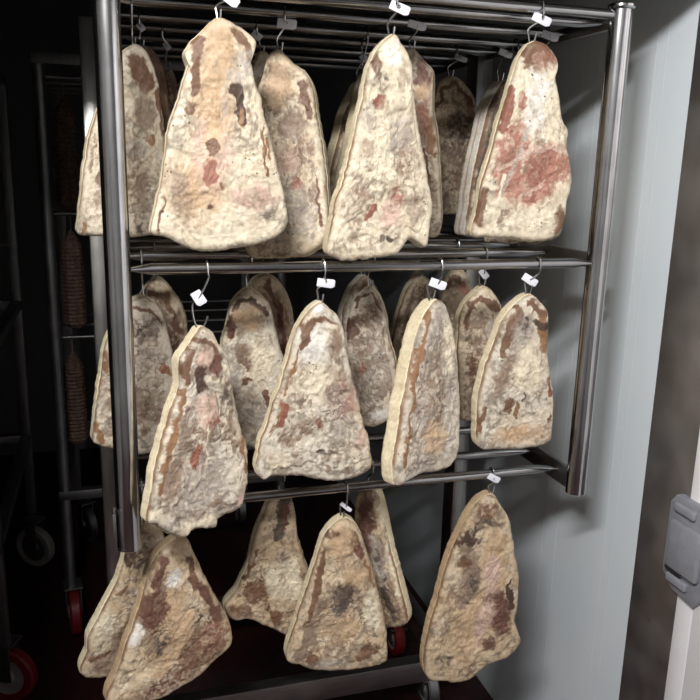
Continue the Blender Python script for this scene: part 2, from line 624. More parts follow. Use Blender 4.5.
def fbm(p, octv=4, gain=.5):
    a, s, t = 1.0, 0, 0
    for k in range(octv):
        s = s + a*vnoise(p*(2.03**k) + 17.3*k)
        t += a
        a *= gain
    return s/t


def sstep(a, b, x):
    t = np.clip((x-a)/(b-a), 0, 1)
    return t*t*(3-2*t)


# ------------------------------------------------------------------ cured pork
C = {k: np.array(srgb(*v)) for k, v in dict(
    fat=(226, 215, 194), bfat=(215, 206, 190), warm=(222, 206, 180), white=(236, 232, 224), cream=(231, 220, 196), ctan=(204, 182, 151),  # bfat, ctan: lower tiers' weaker light put into the fat colour
    brown=(124, 95, 76), dark=(84, 67, 58), red=(146, 96, 80), rust=(148, 113, 84), pink=(210, 182, 167),
    meat=(172, 124, 108), gb=(152, 132, 115), grey=(182, 173, 163), violet=(138, 124, 118), tan=(202, 174, 142),
    yellow=(216, 198, 154), rind=(240, 228, 198), rindw=(232, 214, 174), gbd=(126, 102, 86), wine=(116, 84, 73), ash=(96, 85, 77)).items()}


def sample_closed(P, n):
    """closed centripetal-like spline through P sampled evenly"""
    P = np.asarray(P, float)
    k = len(P)
    pts = []
    for i in range(k):
        p0, p1, p2, p3 = P[i-1], P[i], P[(i+1) % k], P[(i+2) % k]
        for t in np.linspace(0, 1, 24, endpoint=False):
            c = .5*((2*p1) + (-p0+p2)*t + (2*p0-5*p1+4*p2-p3)*t*t + (-p0+3*p1-3*p2+p3)*t**3)
            l = p1*(1-t)+p2*t
            pts.append(.75*c+.25*l)
    pts = np.array(pts)
    q = np.vstack([pts, pts[:1]])
    d = np.concatenate([[0], np.cumsum(np.linalg.norm(np.diff(q, axis=0), axis=1))])
    s = np.linspace(0, d[-1], n, endpoint=False)
    return np.stack([np.interp(s, d, q[:, 0]), np.interp(s, d, q[:, 1])], 1)


def grid_mesh(name, rings, center_front, center_back):
    """rings: list of (N,3) arrays from the front centre outwards to the back centre"""
    N = len(rings[0])
    V = np.vstack([np.vstack(rings), center_front[None], center_back[None]])
    R = len(rings)
    k = np.arange(N)
    kn = (k+1) % N
    quads = []
    for r in range(R-1):
        a = r*N
        quads.append(np.stack([a+k, a+kn, a+N+kn, a+N+k], 1))
    quads = np.vstack(quads)
    cf, cb = R*N, R*N+1
    t1 = np.stack([np.full(N, cf), kn, k], 1)
    t2 = np.stack([np.full(N, cb), (R-1)*N+k, (R-1)*N+kn], 1)
    loops = np.concatenate([quads.ravel(), t1.ravel(), t2.ravel()]).astype(np.int32)
    tot = np.concatenate([np.full(len(quads), 4), np.full(2*N, 3)]).astype(np.int32)
    start = np.concatenate([[0], np.cumsum(tot)[:-1]]).astype(np.int32)
    me = bpy.data.meshes.new(name)
    me.vertices.add(len(V))
    me.vertices.foreach_set('co', V.astype(np.float32).ravel())
    me.loops.add(len(loops))
    me.loops.foreach_set('vertex_index', loops)
    me.polygons.add(len(tot))
    me.polygons.foreach_set('loop_start', start)
    me.update(calc_edges=True)
    me.validate()
    return me


def set_col(me, rgb):
    a = me.color_attributes.new('Col', 'FLOAT_COLOR', 'POINT')
    out = np.ones((len(rgb), 4), np.float32)
    out[:, :3] = np.clip(rgb, 0.005, .95)
    a.data.foreach_set('color', out.ravel())


def ccw(P):
    x, y = P[:, 0], P[:, 1]
    return np.sum(x*np.roll(y, -1)-np.roll(x, -1)*y) > 0


MEATS = {}


def pork(key, label, level, row, outline, e=12, t=.045, tilt=0, patches=(), mott=.5, mcol='gb', tone='fat', res=1.0,
         lump=1.0, rim='rind', group=None, front=.42, seed=None, rind_line=False, hz=None):
    yr = (ROWS[row] or FIRST[level]) if isinstance(row, int) else row
    tip = outline[0]
    O = at(tip[0], tip[1], 1, yr-.42*t)
    beta = math.atan2(O[0]-CAM[0], O[1]-CAM[1])
    a = math.radians(e) - beta
    ph = math.radians(tilt)
    U = np.array([math.cos(a), math.sin(a), 0])
    NB = np.array([-math.sin(a), math.cos(a), 0])
    Z = np.array([0, 0, 1.])
    Vv = math.cos(ph)*Z + math.sin(ph)*NB
    Nn = math.cos(ph)*NB - math.sin(ph)*Z

    def loc(px):
        d = ray(*px)
        s = ((O-CAM)@Nn)/(d@Nn)
        q = CAM+d*s-O
        return np.array([q@U, q@Vv])
    scale = 1/np.linalg.norm(loc((tip[0]+1, tip[1]))-loc(tip))       # px per metre along U
    rim_px = t*math.sin(math.radians(e))*scale
    ys = [q[1] for q in outline]
    y0_, H_ = min(ys), max(ys)-min(ys)
    shaped = []
    for qx, qy in outline:
        k_ = max(0, 1-(qy-y0_)/(.16*H_))
        shaped.append((qx+.45*rim_px*k_, qy+.28*abs(rim_px)*k_))
    P = np.array([loc(q) for q in shaped])
    if not ccw(P):
        P = P[::-1]
    N = int(330*res)
    S = sample_closed(P, N)
    sd = (seed if seed is not None else sum(ord(ch)*(i+3) for i, ch in enumerate(key))) % 97
    off = np.array([sd*1.37, sd*.71, sd*2.13])
    c = S.mean(0)
    c = c*.9 + .1*P.mean(0)
    dirv = S-c
    ln = np.linalg.norm(dirv, axis=1, keepdims=True)
    dirv = dirv/ln
    p3 = np.column_stack([S, np.zeros(N)])
    S = S + dirv*(.0028 + fbm((p3+off)*26, 2)*.0028*lump + fbm((p3+off)*130+9, 2)*.0013*lump)[:, None]
    tf = t*front
    r = min(.011, tf*.8)
    Pin = S - dirv*r
    rings, inner = [], []
    nf = int(84*res)
    for s in np.linspace(0, 1, nf+1)[1:]**.8:
        q = c + s*(Pin-c)
        rings.append(np.column_stack([q[:, 0], np.zeros(N), q[:, 1]]))
        inner.append(np.full(N, s))
    for k in range(1, 7):
        th = k/6*math.pi/2
        q = S - dirv*r*(1-math.sin(th))
        rings.append(np.column_stack([q[:, 0], np.full(N, r*(1-math.cos(th))), q[:, 1]]))
        inner.append(np.full(N, 1.0))
    for k in range(1, 4):
        rings.append(np.column_stack([S[:, 0], np.full(N, r+(tf-r)*k/3), S[:, 1]]))
        inner.append(np.full(N, 1.0))
    for s in (.8, .4):
        q = c + s*(S-c)
        rings.append(np.column_stack([q[:, 0], np.full(N, tf), q[:, 1]]))
        inner.append(np.full(N, 1.0))
    A = np.vstack(rings + [np.array([[c[0], 0, c[1]]]), np.array([[c[0], tf, c[1]]])])
    fs = np.concatenate(inner + [[0.0], [1.0]])
    frontm = (A[:, 1] < tf*.98)
    # lumps, ridges and a shallow hollow on the cut face
    h = fs
    wz = np.clip((A[:, 2]-P[:, 1].min())/(np.ptp(P[:, 1])), 0, 1)
    lowb = 1.0 + .7*(1-wz)
    q = (A+off)
    warp = np.column_stack([fbm(q*30+5, 2), fbm(q*30+9, 2), fbm(q*30+13, 2)])*.012
    d1 = fbm((q+warp)*24, 3)*.0045
    rid = (1-np.abs(fbm((q+warp)*55, 3))*2.2)
    d2 = -np.clip(rid-.45, 0, 1)*.0020
    d3 = fbm((q+warp*.7)*110, 3)*.0012
    disp = (d1+d2+d3*lowb)*lump
    bul = -.006*(1-fs**2) + .004*np.exp(-((fs-.45)/.3)**2)
    edge = sstep(1.0, .9, fs)
    A[:, 1] += np.where(frontm, bul+disp*(.35+.65*edge), 0)
    A[:, 0] += np.where(fs >= .99, disp*.2, 0)*frontm
    A[:, 2] += np.where(fs >= .99, disp*.2, 0)*frontm
    # ---- colour of the cut face
    q2 = np.column_stack([A[:, 0], A[:, 2], A[:, 1]*.6]) + off
    w2 = np.column_stack([fbm(q2*60+3, 3), fbm(q2*60+31, 3)])*.010
    n1 = fbm(q2*22, 3)
    n2 = fbm(q2*70+40, 3)
    base = C[tone]
    col = np.empty((len(A), 3))
    mixw = sstep(-.25, .35, n1)[:, None]
    col[:] = base*(1-mixw*.55) + C['warm']*mixw*.55
    wh = sstep(.1, .45, n2)[:, None]
    col = col*(1-wh*.22) + C['white']*wh*.22
    w3 = np.column_stack([w2, np.zeros(len(A))])
    mo = fbm((q2*np.array([1.25, .85, 1])+w3)*62 + 70, 5, .62)
    dens = fbm(q2*12+90, 2)
    thr = .30-.45*mott
    mk = sstep(thr, thr+.14, mo+.5*dens)*(.35+.65*sstep(1.0, .9, fs))*.85*min(1, mott*1.6)
    dk = sstep(-.05, .3, fbm(q2*150+21, 3))[:, None]
    mc = C[mcol]*(1-.75*dk) + C['gbd']*.5*dk + C['brown']*.25*dk
    col = col*(1-mk[:, None]) + mc*mk[:, None]
    # thin streaks of lean
    st = np.abs(fbm((q2*np.array([1, .55, 1])+w3*1.5)*40 + 20, 3))
    sk = sstep(.05, .01, st)*sstep(0, .3, dens)*.45*sstep(1., .9, fs)*min(1, mott*1.5)
    col = col*(1-sk[:, None]) + C['brown']*sk[:, None]
    # small dried spots and crease darkness painted into the colour
    sp = sstep(.30, .40, fbm((q2+w3*.6)*88+33, 3))*sstep(-.1, .25, fbm(q2*17+61, 2))*.62*min(1, .35+mott)
    col = col*(1-sp[:, None]) + C['brown']*sp[:, None]
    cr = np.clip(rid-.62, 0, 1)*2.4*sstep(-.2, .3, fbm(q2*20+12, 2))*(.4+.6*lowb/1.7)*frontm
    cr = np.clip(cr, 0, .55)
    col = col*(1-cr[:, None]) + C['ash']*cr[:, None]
    # patches seen on this piece
    X = np.column_stack([A[:, 0], A[:, 2]]) + w2*.9
    ragged = .32*fbm(q2*85+11, 3, .6) + .30*fbm(q2*210+3, 2)
    fleck = fbm(q2*130+55, 3, .65)
    for pt in patches:
        cc = C[pt[-1]]
        if pt[0] == 'e':
            _, x, y_, rx, ry, ang, soft, _c = pt
            ctr = loc((x, y_))
            d = X-ctr
            an = math.radians(-ang)
            du = (d[:, 0]*math.cos(an)+d[:, 1]*math.sin(an))*scale*math.cos(math.radians(abs(e)*.0))/rx
            dv = (-d[:, 0]*math.sin(an)+d[:, 1]*math.cos(an))*scale/ry
            dist = np.sqrt(du*du+dv*dv)
            mk = sstep(1+.45*soft, 1-.6*soft, dist+ragged*min(1, .25+2*soft))
        else:
            _, pts, wd, soft, _c = pt
            L = [loc(v) for v in pts]
            dist = np.full(len(X), 1e9)
            for p, q_ in zip(L, L[1:]):
                dd = q_-p
                tt = np.clip(((X-p)@dd)/(dd@dd), 0, 1)
                dist = np.minimum(dist, np.linalg.norm(X-(p+tt[:, None]*dd), axis=1))
            dist = dist*scale/(wd*.5)/(.8+.5*sstep(-.3, .3, n1))
            mk = sstep(1+.5*soft, 1-.5*soft, dist+ragged)
        mk = mk*(1-.45*sstep(.08, .35, mo)*(soft > .3))*frontm
        if soft > .55 and pt[-1] not in ('tan', 'pink', 'cream', 'yellow', 'white'):
            mk = mk*(.30+.70*sstep(-.22, .12, mo*.6+fleck))
        vary = (1+.22*n2)[:, None]
        col = col*(1-mk[:, None]) + cc*vary*mk[:, None]
    # the side seam under the face is lean
    rel = (X-c)/np.maximum(1e-6, np.linalg.norm(X-c, axis=1, keepdims=True))
    lft = sstep(.1, .6, -rel[:, 0]*(1 if e >= 0 else -1))
    top_ = sstep(.75, 1., wz)
    seam = sstep(tf*.22, tf*.5, A[:, 1])*(fs > .985)*np.maximum(lft*sstep(-.5, .0, fbm(q2*14+7, 2)), np.maximum(.75*top_, .35)*sstep(-.1, .25, fbm(q2*22+7, 2)))*sstep(.05, .14, wz)
    col = col*(1-.85*seam[:, None]) + C['rust']*.85*seam[:, None]
    root = empty('cured_pork_slab')
    mw = Matrix.Identity(4)
    for i in range(3):
        mw[i][0], mw[i][1], mw[i][2], mw[i][3] = U[i], Nn[i], Vv[i], O[i]
    root.matrix_world = mw
    tag(root, label, 'cured meat', group)
    Rr = [A[i*N:(i+1)*N] for i in range(len(rings))]
    me = grid_mesh('meat_face', Rr, A[-2], A[-1])
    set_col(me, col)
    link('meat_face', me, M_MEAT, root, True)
    # ---- fat and rind layer behind
    G = S + dirv*.0012
    d0, d1_ = tf-.004, t
    r2 = min(.012, (t-tf)*.45)
    rr, iv = [], []
    for s in (.5, .85):
        qq = c + s*(G-c)
        rr.append(np.column_stack([qq[:, 0], np.full(N, d0), qq[:, 1]]))
    for k in range(0, 5):
        th = k/4*math.pi/2
        qq = G - dirv*.003*(1-math.sin(th))
        rr.append(np.column_stack([qq[:, 0], np.full(N, d0+.003*(1-math.cos(th))), qq[:, 1]]))
    for k in range(1, 9):
        rr.append(np.column_stack([G[:, 0], np.full(N, d0+.003+(d1_-r2-d0-.003)*k/8), G[:, 1]]))
    for k in range(1, 7):
        th = k/6*math.pi/2
        qq = G - dirv*r2*(1-math.cos(th))
        rr.append(np.column_stack([qq[:, 0], np.full(N, d1_-r2+r2*math.sin(th)), qq[:, 1]]))
    for s in (.85, .6, .3):
        qq = c + s*(G-dirv*r2-c)
        rr.append(np.column_stack([qq[:, 0], np.full(N, d1_), qq[:, 1]]))
    B = np.vstack(rr + [np.array([[c[0], d0, c[1]]]), np.array([[c[0], d1_, c[1]]])])
    qb = B+off
    nb = fbm(qb*24, 2)*.0016*lump
    dr_ = np.vstack([np.column_stack([dirv[:, 0], np.zeros(N), dirv[:, 1]])]*len(rr) + [np.zeros((2, 3))])
    side = sstep(d0, d0+.006, B[:, 1])
    B = B + dr_*(nb*side)[:, None]
    nn = sstep(-.3, .4, fbm(qb*18+3, 3))[:, None]
    cb = C[rim]*(1-nn*.35) + C['rindw']*nn*.35
    n5 = sstep(.12, .4, fbm(qb*60+8, 3))[:, None]
    cb = cb*(1-.15*n5) + C['tan']*.15*n5
    if rind_line:
        ln_ = sstep(.003, .0012, np.abs(B[:, 1]-(d0+(d1_-d0)*.45+.002*fbm(qb*30, 2))))*sstep(-.2, .1, fbm(qb*9+4, 2))
        cb = cb*(1-.75*ln_[:, None]) + C['meat']*.75*ln_[:, None]
    bk = sstep(d1_-r2*.5, d1_, B[:, 1])[:, None]
    cb = cb*(1-.6*bk) + C['tan']*.6*bk
    me = grid_mesh('fat_rind', [B[i*N:(i+1)*N] for i in range(len(rr))], B[-2], B[-1])
    set_col(me, cb)
    o = link('fat_rind', me, M_RIND, root, True)
    if rim in ('rind', 'white'):
        o['label'] = 'pale fat rind'
    MEATS[key] = dict(tip=O + Nn*t*.45 + U*t*.45*math.sin(math.radians(e)) - Vv*.003, level=level, yr=yr, U=U, N=Nn, label=label, seed=sd, hz=hz)
    return root


E_, S_ = 'e', 's'


def el(x, y, rx, ry, c, ang=0, soft=.35):
    return ('e', x, y, rx, ry, ang, soft, c)


def sk(pts, w, c, soft=.3):
    return ('s', pts, w, soft, c)


GA, GB, GC = 'pork slabs on the top tier', 'pork slabs on the middle tier', 'pork slabs on the bottom tier'
# -------- top tier
pork('A2', 'widest pork slab on the top tier, cream with two red spots down its middle', 1, 0.0,
     [(218.7, 16.7), (231, 22), (246, 31), (256, 43), (251, 59), (253, 74), (256, 87), (261, 98), (264, 115), (272, 145), (279, 174), (286, 204), (288.5, 221), (281, 234), (259, 243), (233, 248), (207, 250), (188, 245), (168, 236), (152, 231), (158, 204), (165, 167), (172, 126), (183, 89), (190, 67), (186, 56), (190, 46), (202, 30), (211, 20)],
     e=9, t=.045, mott=.32, tone='cream', hz=1.757, group=GA, patches=[
         el(196, 190, 30, 36, 'tan', 0, .9), el(212, 100, 22, 60, 'tan', 0, .9), el(212, 150, 18, 40, 'pink', 0, .9), el(218, 45, 22, 26, 'tan', 0, .9), el(255, 197, 26, 13, 'pink', 0, .5), el(215, 120, 10, 50, 'tan', 8, .9),
         el(180, 193, 12, 26, 'gb', -10, .8), el(258, 200, 20, 10, 'gb', -10, .8),
         sk([(200, 41), (196, 60), (194, 88)], 9, 'brown'), el(191, 107, 5.5, 7, 'brown', 30), el(212.5, 148, 6.5, 9.5, 'brown', 10, .12), el(210.5, 174, 9, 12.5, 'meat', 0, .12),
         el(222, 187, 3.2, 4, 'rust'), el(210, 205, 4.5, 4, 'brown'), sk([(236, 88), (239, 104), (241, 120)], 9, 'dark', .15), sk([(241, 112), (241, 124)], 5, 'rust'),
         sk([(235, 30), (246, 45), (248, 60)], 6, 'brown'), el(244, 66, 11, 16, 'grey', 20, .6), sk([(262, 130), (265, 155), (266, 176)], 3, 'rust'), sk([(268, 140), (270, 158)], 2.5, 'rust'),
         sk([(163, 200), (158, 232)], 4, 'brown'), sk([(228, 70), (222, 120)], 3, 'grey', .6), el(268, 215, 8, 4, 'ash', 0, .6), el(232, 235, 40, 8, 'cream', 0, .8)])
pork('A5', 'craggy cream pork slab, centre front of the top tier, brown edge on its left', 1, 0.0,
     [(391.4, 33.6), (399, 43), (406, 52), (412, 66), (414, 88), (417, 106), (421, 138), (428, 173), (433, 206), (431, 221), (428, 246), (421, 244), (411, 238), (399, 252), (374, 257), (348, 259), (336, 256), (330, 248), (335, 220), (344, 188), (354, 152), (361, 120), (367.5, 91), (372, 66), (377, 49)],
     e=21, t=.045, mott=.45, tone='cream', hz=1.757, group=GA, lump=1.25, patches=[
         el(378, 62, 5, 13, 'brown', -15), el(381, 102, 8, 8, 'red', 0, .15), el(389, 130, 16, 42, 'cream', 12, .8),
         el(399, 140, 12, 22, 'violet', -10, .9), el(399, 137, 9, 16, 'grey', -10, .7), el(406, 163, 12, 16, 'gb', 0, .8), el(368, 117, 7, 13, 'grey', 20, .7), el(358, 205, 12, 22, 'gb', 20, .7),
         sk([(373, 206), (367, 219)], 5, 'red', .12), el(398, 199, 7, 12, 'meat', 0, .8), el(390, 215, 12, 14, 'pink', 0, .8), el(382, 82, 9, 8, 'ash', 0, .9), el(383, 238, 4, 3, 'ash'), el(390, 238, 3, 3, 'ash'), el(354, 236, 3, 3, 'gb'),
         el(395, 55, 8, 10, 'white', 0, .6), el(424, 230, 10, 12, 'cream', 0, .8), el(420, 200, 8, 10, 'gb', 0, .8)])
pork('A9', 'reddest pork slab, meaty front right of the top tier', 1, 0.0,
     [(532, 39), (543, 42), (553, 52), (558, 64), (556, 76), (559, 95), (563, 119), (569, 131), (568, 147), (572, 174), (571, 191), (568, 200), (566, 219), (558, 236), (535, 241), (508, 236), (490, 236), (478, 237), (474, 230), (479, 212), (486, 181), (494, 154), (502, 123), (510, 95), (516, 75), (520, 58), (525, 46)],
     e=20, t=.045, mott=.3, tone='cream', group=GA, lump=1.1, hz=1.757, patches=[
         el(512, 152, 17, 34, 'meat', 10, .45), el(546, 165, 26, 22, 'meat', 0, .4), el(526, 188, 32, 15, 'meat', -10, .5), sk([(500, 170), (530, 150), (560, 150)], 4, 'pink', .5), sk([(520, 200), (545, 180)], 3, 'pink', .5), el(536, 51, 17, 15, 'brown', 0, .35), el(545, 58, 10, 12, 'red', 0, .8),
         el(536, 105, 14, 30, 'white', 5, .6), sk([(510, 88), (507, 110), (502, 128)], 7, 'red'), el(521, 102, 6, 10, 'meat'), sk([(486, 190), (480, 222)], 8, 'brown'),
         sk([(505, 192), (518, 150), (530, 128)], 5, 'grey', .7), el(532, 216, 28, 9, 'cream', -12, .5), el(496, 215, 10, 18, 'cream', 20, .5), el(552, 120, 8, 24, 'cream', -12, .6), el(538, 172, 10, 14, 'red', 30, .9),
         sk([(505, 176), (497, 205)], 3.5, 'cream'), el(560, 222, 6, 14, 'brown', 10, .5), sk([(500, 226), (505, 212)], 4, 'gb')])
pork('A1', 'pale pork slab at the left end of the top tier, partly behind the round post', 1, 1,
     [(134, 44), (144, 50), (152, 63), (160, 88), (164, 133), (168, 180), (166, 225), (152, 234), (130, 236), (106, 235), (84, 234), (79, 228), (81, 215), (87, 167), (93, 133), (100, 110), (107, 92), (115, 71), (122, 53)],
     e=12, mott=.45, group=GA, patches=[
         el(140, 74, 11, 22, 'brown', -25, .3), el(144, 112, 10, 18, 'gb', 0, .5), el(151, 141, 5, 6, 'rust', 0, .5), el(136, 150, 10, 10, 'grey', 0, .7), sk([(158, 90), (163, 135)], 3, 'brown'), el(101, 180, 6, 12, 'gb', 0, .5),
         el(140, 190, 16, 30, 'gb', 0, .9), sk([(95, 135), (90, 170)], 3, 'gb'), sk([(84, 222), (84, 232)], 4, 'rust'), el(143, 228, 9, 6, 'ash', 0, .6)])
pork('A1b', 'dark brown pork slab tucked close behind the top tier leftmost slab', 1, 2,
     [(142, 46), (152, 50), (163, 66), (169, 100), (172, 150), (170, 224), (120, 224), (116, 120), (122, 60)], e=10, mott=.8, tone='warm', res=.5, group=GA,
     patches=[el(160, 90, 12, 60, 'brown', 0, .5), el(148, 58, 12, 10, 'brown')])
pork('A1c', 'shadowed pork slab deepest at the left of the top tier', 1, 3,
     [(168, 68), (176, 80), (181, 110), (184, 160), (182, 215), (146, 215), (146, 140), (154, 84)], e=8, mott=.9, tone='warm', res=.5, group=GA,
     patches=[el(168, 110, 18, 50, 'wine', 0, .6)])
pork('A3', 'greyish pork slab just behind and right of the widest slab, white right edge', 1, 1,
     [(280, 47), (293, 62), (303, 68), (310, 85), (315, 116), (321, 150), (325, 184), (327, 222), (323, 239), (308, 252), (288, 255), (260, 255), (245, 250), (246, 200), (253, 133), (255, 95), (261, 78), (269, 57)],
     e=-16, tilt=9, mott=.6, tone='warm', group=GA, patches=[
         el(270, 69, 4.5, 6, 'brown'), sk([(302, 85), (306, 100), (309, 118)], 6, 'brown'), el(274, 110, 5, 5, 'brown'), el(297, 184, 6, 8, 'meat', 0, .12), el(288, 162, 11, 10, 'pink', 0, .6),
         el(291, 126, 13, 15, 'gb', 0, .5), el(305, 157, 11, 18, 'gb', 0, .6), sk([(314, 100), (322, 170), (326, 230)], 6, 'cream'), el(278, 85, 14, 24, 'tan', 0, .8), el(290, 215, 25, 30, 'grey', 0, .9), sk([(318, 180), (320, 225)], 2.5, 'brown')])
pork('A3b', 'barely seen grey pork slab between the two left centre top slabs', 1, 2,
     [(262, 52), (270, 60), (274, 100), (276, 200), (248, 205), (246, 100), (255, 60)], e=5, mott=.7, tone='warm', res=.5, group=GA, patches=[el(262, 70, 9, 12, 'grey', 0, .6)])
pork('A4a', 'thin dark pork slab seen edge-on in the depth of the top tier', 1, 3,
     [(361, 80), (372, 100), (376, 215), (344, 222), (334, 219), (333, 188), (342, 145), (352, 109)], e=46, mott=.8, tone='warm', res=.5, group=GA,
     patches=[sk([(352, 110), (340, 190)], 5, 'dark'), el(358, 150, 12, 60, 'gb', 0, .6)])
pork('A4b', 'edge-on pork slab hidden behind the centre front top slab', 1, 2,
     [(366, 72), (384, 92), (386, 205), (352, 208), (346, 198), (346, 184), (353, 152), (361, 113)], e=38, mott=.7, res=.5, group=GA,
     patches=[sk([(361, 113), (350, 165)], 4, 'brown')])
pork('A6', 'pork slab with dark red top, half hidden behind the craggy centre slab', 1, 1,
     [(412, 47), (424, 61), (433, 73.6), (432.5, 109), (436, 138), (438.6, 181), (441, 213), (437, 232), (428, 236), (399, 232), (388, 226), (389, 120), (400, 60)],
     e=-6, mott=.5, group=GA, patches=[el(422, 75, 9, 14, 'wine', -20), el(421, 93, 9, 9, 'tan', 0, .6), el(424, 118, 7, 18, 'meat', -10, .5), sk([(430, 118), (432, 152)], 6, 'rust'), el(431, 191, 7, 14, 'gb', 0, .6), sk([(425, 150), (430, 180)], 3, 'brown')])
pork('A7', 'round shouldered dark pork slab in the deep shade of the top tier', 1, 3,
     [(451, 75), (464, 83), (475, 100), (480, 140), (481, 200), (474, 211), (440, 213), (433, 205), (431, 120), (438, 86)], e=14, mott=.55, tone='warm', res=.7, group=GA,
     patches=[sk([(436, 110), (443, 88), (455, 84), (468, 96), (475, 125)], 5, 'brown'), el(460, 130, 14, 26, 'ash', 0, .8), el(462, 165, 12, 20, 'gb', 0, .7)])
pork('A8', 'edge-on pork slab with a broad white rind, left of the reddest slab', 1, 2,
     [(503, 78), (512, 84), (526, 130), (523, 225), (505, 236), (475, 235), (470, 230), (474, 204), (478, 173), (486, 139), (494, 107)], e=46, t=.052, mott=.6, rim='white', rind_line=True, front=.34, group=GA,
     patches=[sk([(497, 95), (490, 130), (482, 165), (476, 215)], 6, 'ash'), sk([(486, 150), (478, 215)], 3, 'brown'), el(500, 120, 14, 40, 'gb', 0, .7)])
pork('A9b', 'pork slab hidden behind the reddest slab, only its brown lower edge showing', 1, 1,
     [(543, 57), (552, 70), (560, 130), (566, 200), (563, 228), (555, 239), (525, 242), (495, 241), (488, 235), (505, 150), (527, 75)], e=14, mott=.5, res=.6, group=GA,
     patches=[el(528, 236, 36, 12, 'brown', 0, .7)])
# -------- middle tier
pork('B2', 'long pork slab with a white and brown striped left edge, resting before the lowest rod', 2, 0,
     [(201, 326), (210, 332), (217, 343), (226, 353), (231, 368), (233, 386), (237, 411), (243, 432), (248.5, 453), (249.5, 475), (246, 489), (243, 505), (235, 511), (219, 518), (216, 528), (194, 530), (187, 537), (173, 534), (160, 524), (152, 522), (153, 511), (158, 482), (167, 443), (176, 411), (184, 386), (184, 364), (190, 346), (196, 332)],
     e=28, t=.046, tilt=4, mott=.65, tone='bfat', group=GB, lump=1.2, patches=[
         el(198, 485, 34, 40, 'grey', 0, .95), el(194, 440, 22, 26, 'gb', 0, .8), sk([(191, 350), (187, 366), (186, 382)], 7, 'brown'), sk([(185, 390), (179, 418), (171, 450), (161, 492)], 6, 'rust', .15), el(200, 377, 6.5, 13, 'dark', 10, .2),
         el(216.5, 364, 6, 12, 'wine', 10, .15), sk([(198, 340), (207, 340), (217, 350)], 4, 'brown'), el(211, 420, 9, 6, 'red'), el(205, 408, 10, 14, 'pink', 0, .7), sk([(200, 446), (193.5, 465)], 6, 'red', .12), sk([(244, 440), (246, 470)], 5, 'rust'),
         el(174, 478, 9, 22, 'gb', 15, .5), el(216, 502, 6.5, 4, 'gb'), el(205, 358, 9, 9, 'pink', 0, .6), el(159, 517, 8, 7, 'cream', 0, .3), el(226, 395, 8, 12, 'ash', 0, .9), sk([(205, 425), (207, 460)], 2, 'cream'), el(200, 525, 24, 10, 'cream', 0, .8), el(240, 498, 4, 6, 'pink')])
pork('B4', 'big triangular pork slab, centre front of the middle tier', 2, 0,
     [(320.4, 303.5), (330, 311), (339, 318.5), (343.5, 329), (347, 350), (352.5, 377), (360, 410), (368, 437), (372.6, 461), (371, 470), (360, 476), (339, 481), (315, 479), (294, 476), (273, 476), (265, 480), (258, 473), (259, 464), (265, 440), (274, 410), (285, 383), (292, 356), (299, 332), (306, 317), (314, 306.5)],
     e=16, t=.045, mott=.55, tone='bfat', group=GB, lump=1.2, patches=[
         el(320, 300, 14, 12, 'white', 0, .6), el(312, 345, 16, 22, 'white', 0, .8), el(342, 402, 16, 26, 'meat', -20, .95), el(338, 398, 13, 22, 'violet', -20, .9), sk([(308, 326), (302, 344)], 11, 'brown'), sk([(310, 322), (324, 318.5), (338, 323)], 3.5, 'brown'),
         sk([(297, 350), (287, 386), (277, 419), (270, 436)], 2.2, 'rust'), sk([(285, 406), (280, 425)], 6, 'red'), el(318.6, 422.6, 3.5, 4.5, 'red'), el(337, 344, 7, 12, 'gb', 0, .5), el(300, 430, 24, 10, 'gb', -20, .7), el(287, 435, 10, 10, 'gb', 0, .6),
         el(328.5, 468, 3, 2.6, 'gb', 0, .2), el(348, 471, 3.2, 3.6, 'gb', 0, .2), el(321, 452, 4.5, 3.5, 'ash', 0, .4), el(300, 462, 5, 5, 'gb', 0, .6), el(362, 440, 6, 14, 'pink', 0, .8), el(315, 378, 20, 18, 'cream', 0, .9), el(345, 430, 16, 16, 'grey', 0, .9)])
pork('B7', 'narrow pork slab turned sideways, broad white rind, right of middle tier centre', 2, 0,
     [(433, 299), (440, 301.5), (447, 315), (454, 328.6), (457.4, 349), (460, 376.6), (461, 414), (460, 445), (455.7, 461), (443.7, 470), (424, 473), (409, 481), (400, 485), (399, 464), (404, 431), (409, 400), (415, 370), (421, 342), (426, 318)],
     e=42, t=.052, tilt=4, mott=.75, tone='bfat', group=GB, front=.36, lump=1.15, patches=[
         el(438, 400, 26, 80, 'grey', 5, .9), sk([(433, 306), (427, 330), (420, 358), (414, 395), (408, 435), (403, 468)], 3.2, 'rust', .15), el(436, 380, 12, 30, 'gb', 0, .8), el(430, 450, 14, 14, 'violet', 0, .8), el(434, 436, 12, 14, 'tan', 0, .9),
         sk([(438, 395), (437, 420)], 3, 'brown', .6), el(444, 320, 9, 16, 'grey', 0, .6), el(450, 345, 6, 20, 'cream', 0, .8)])
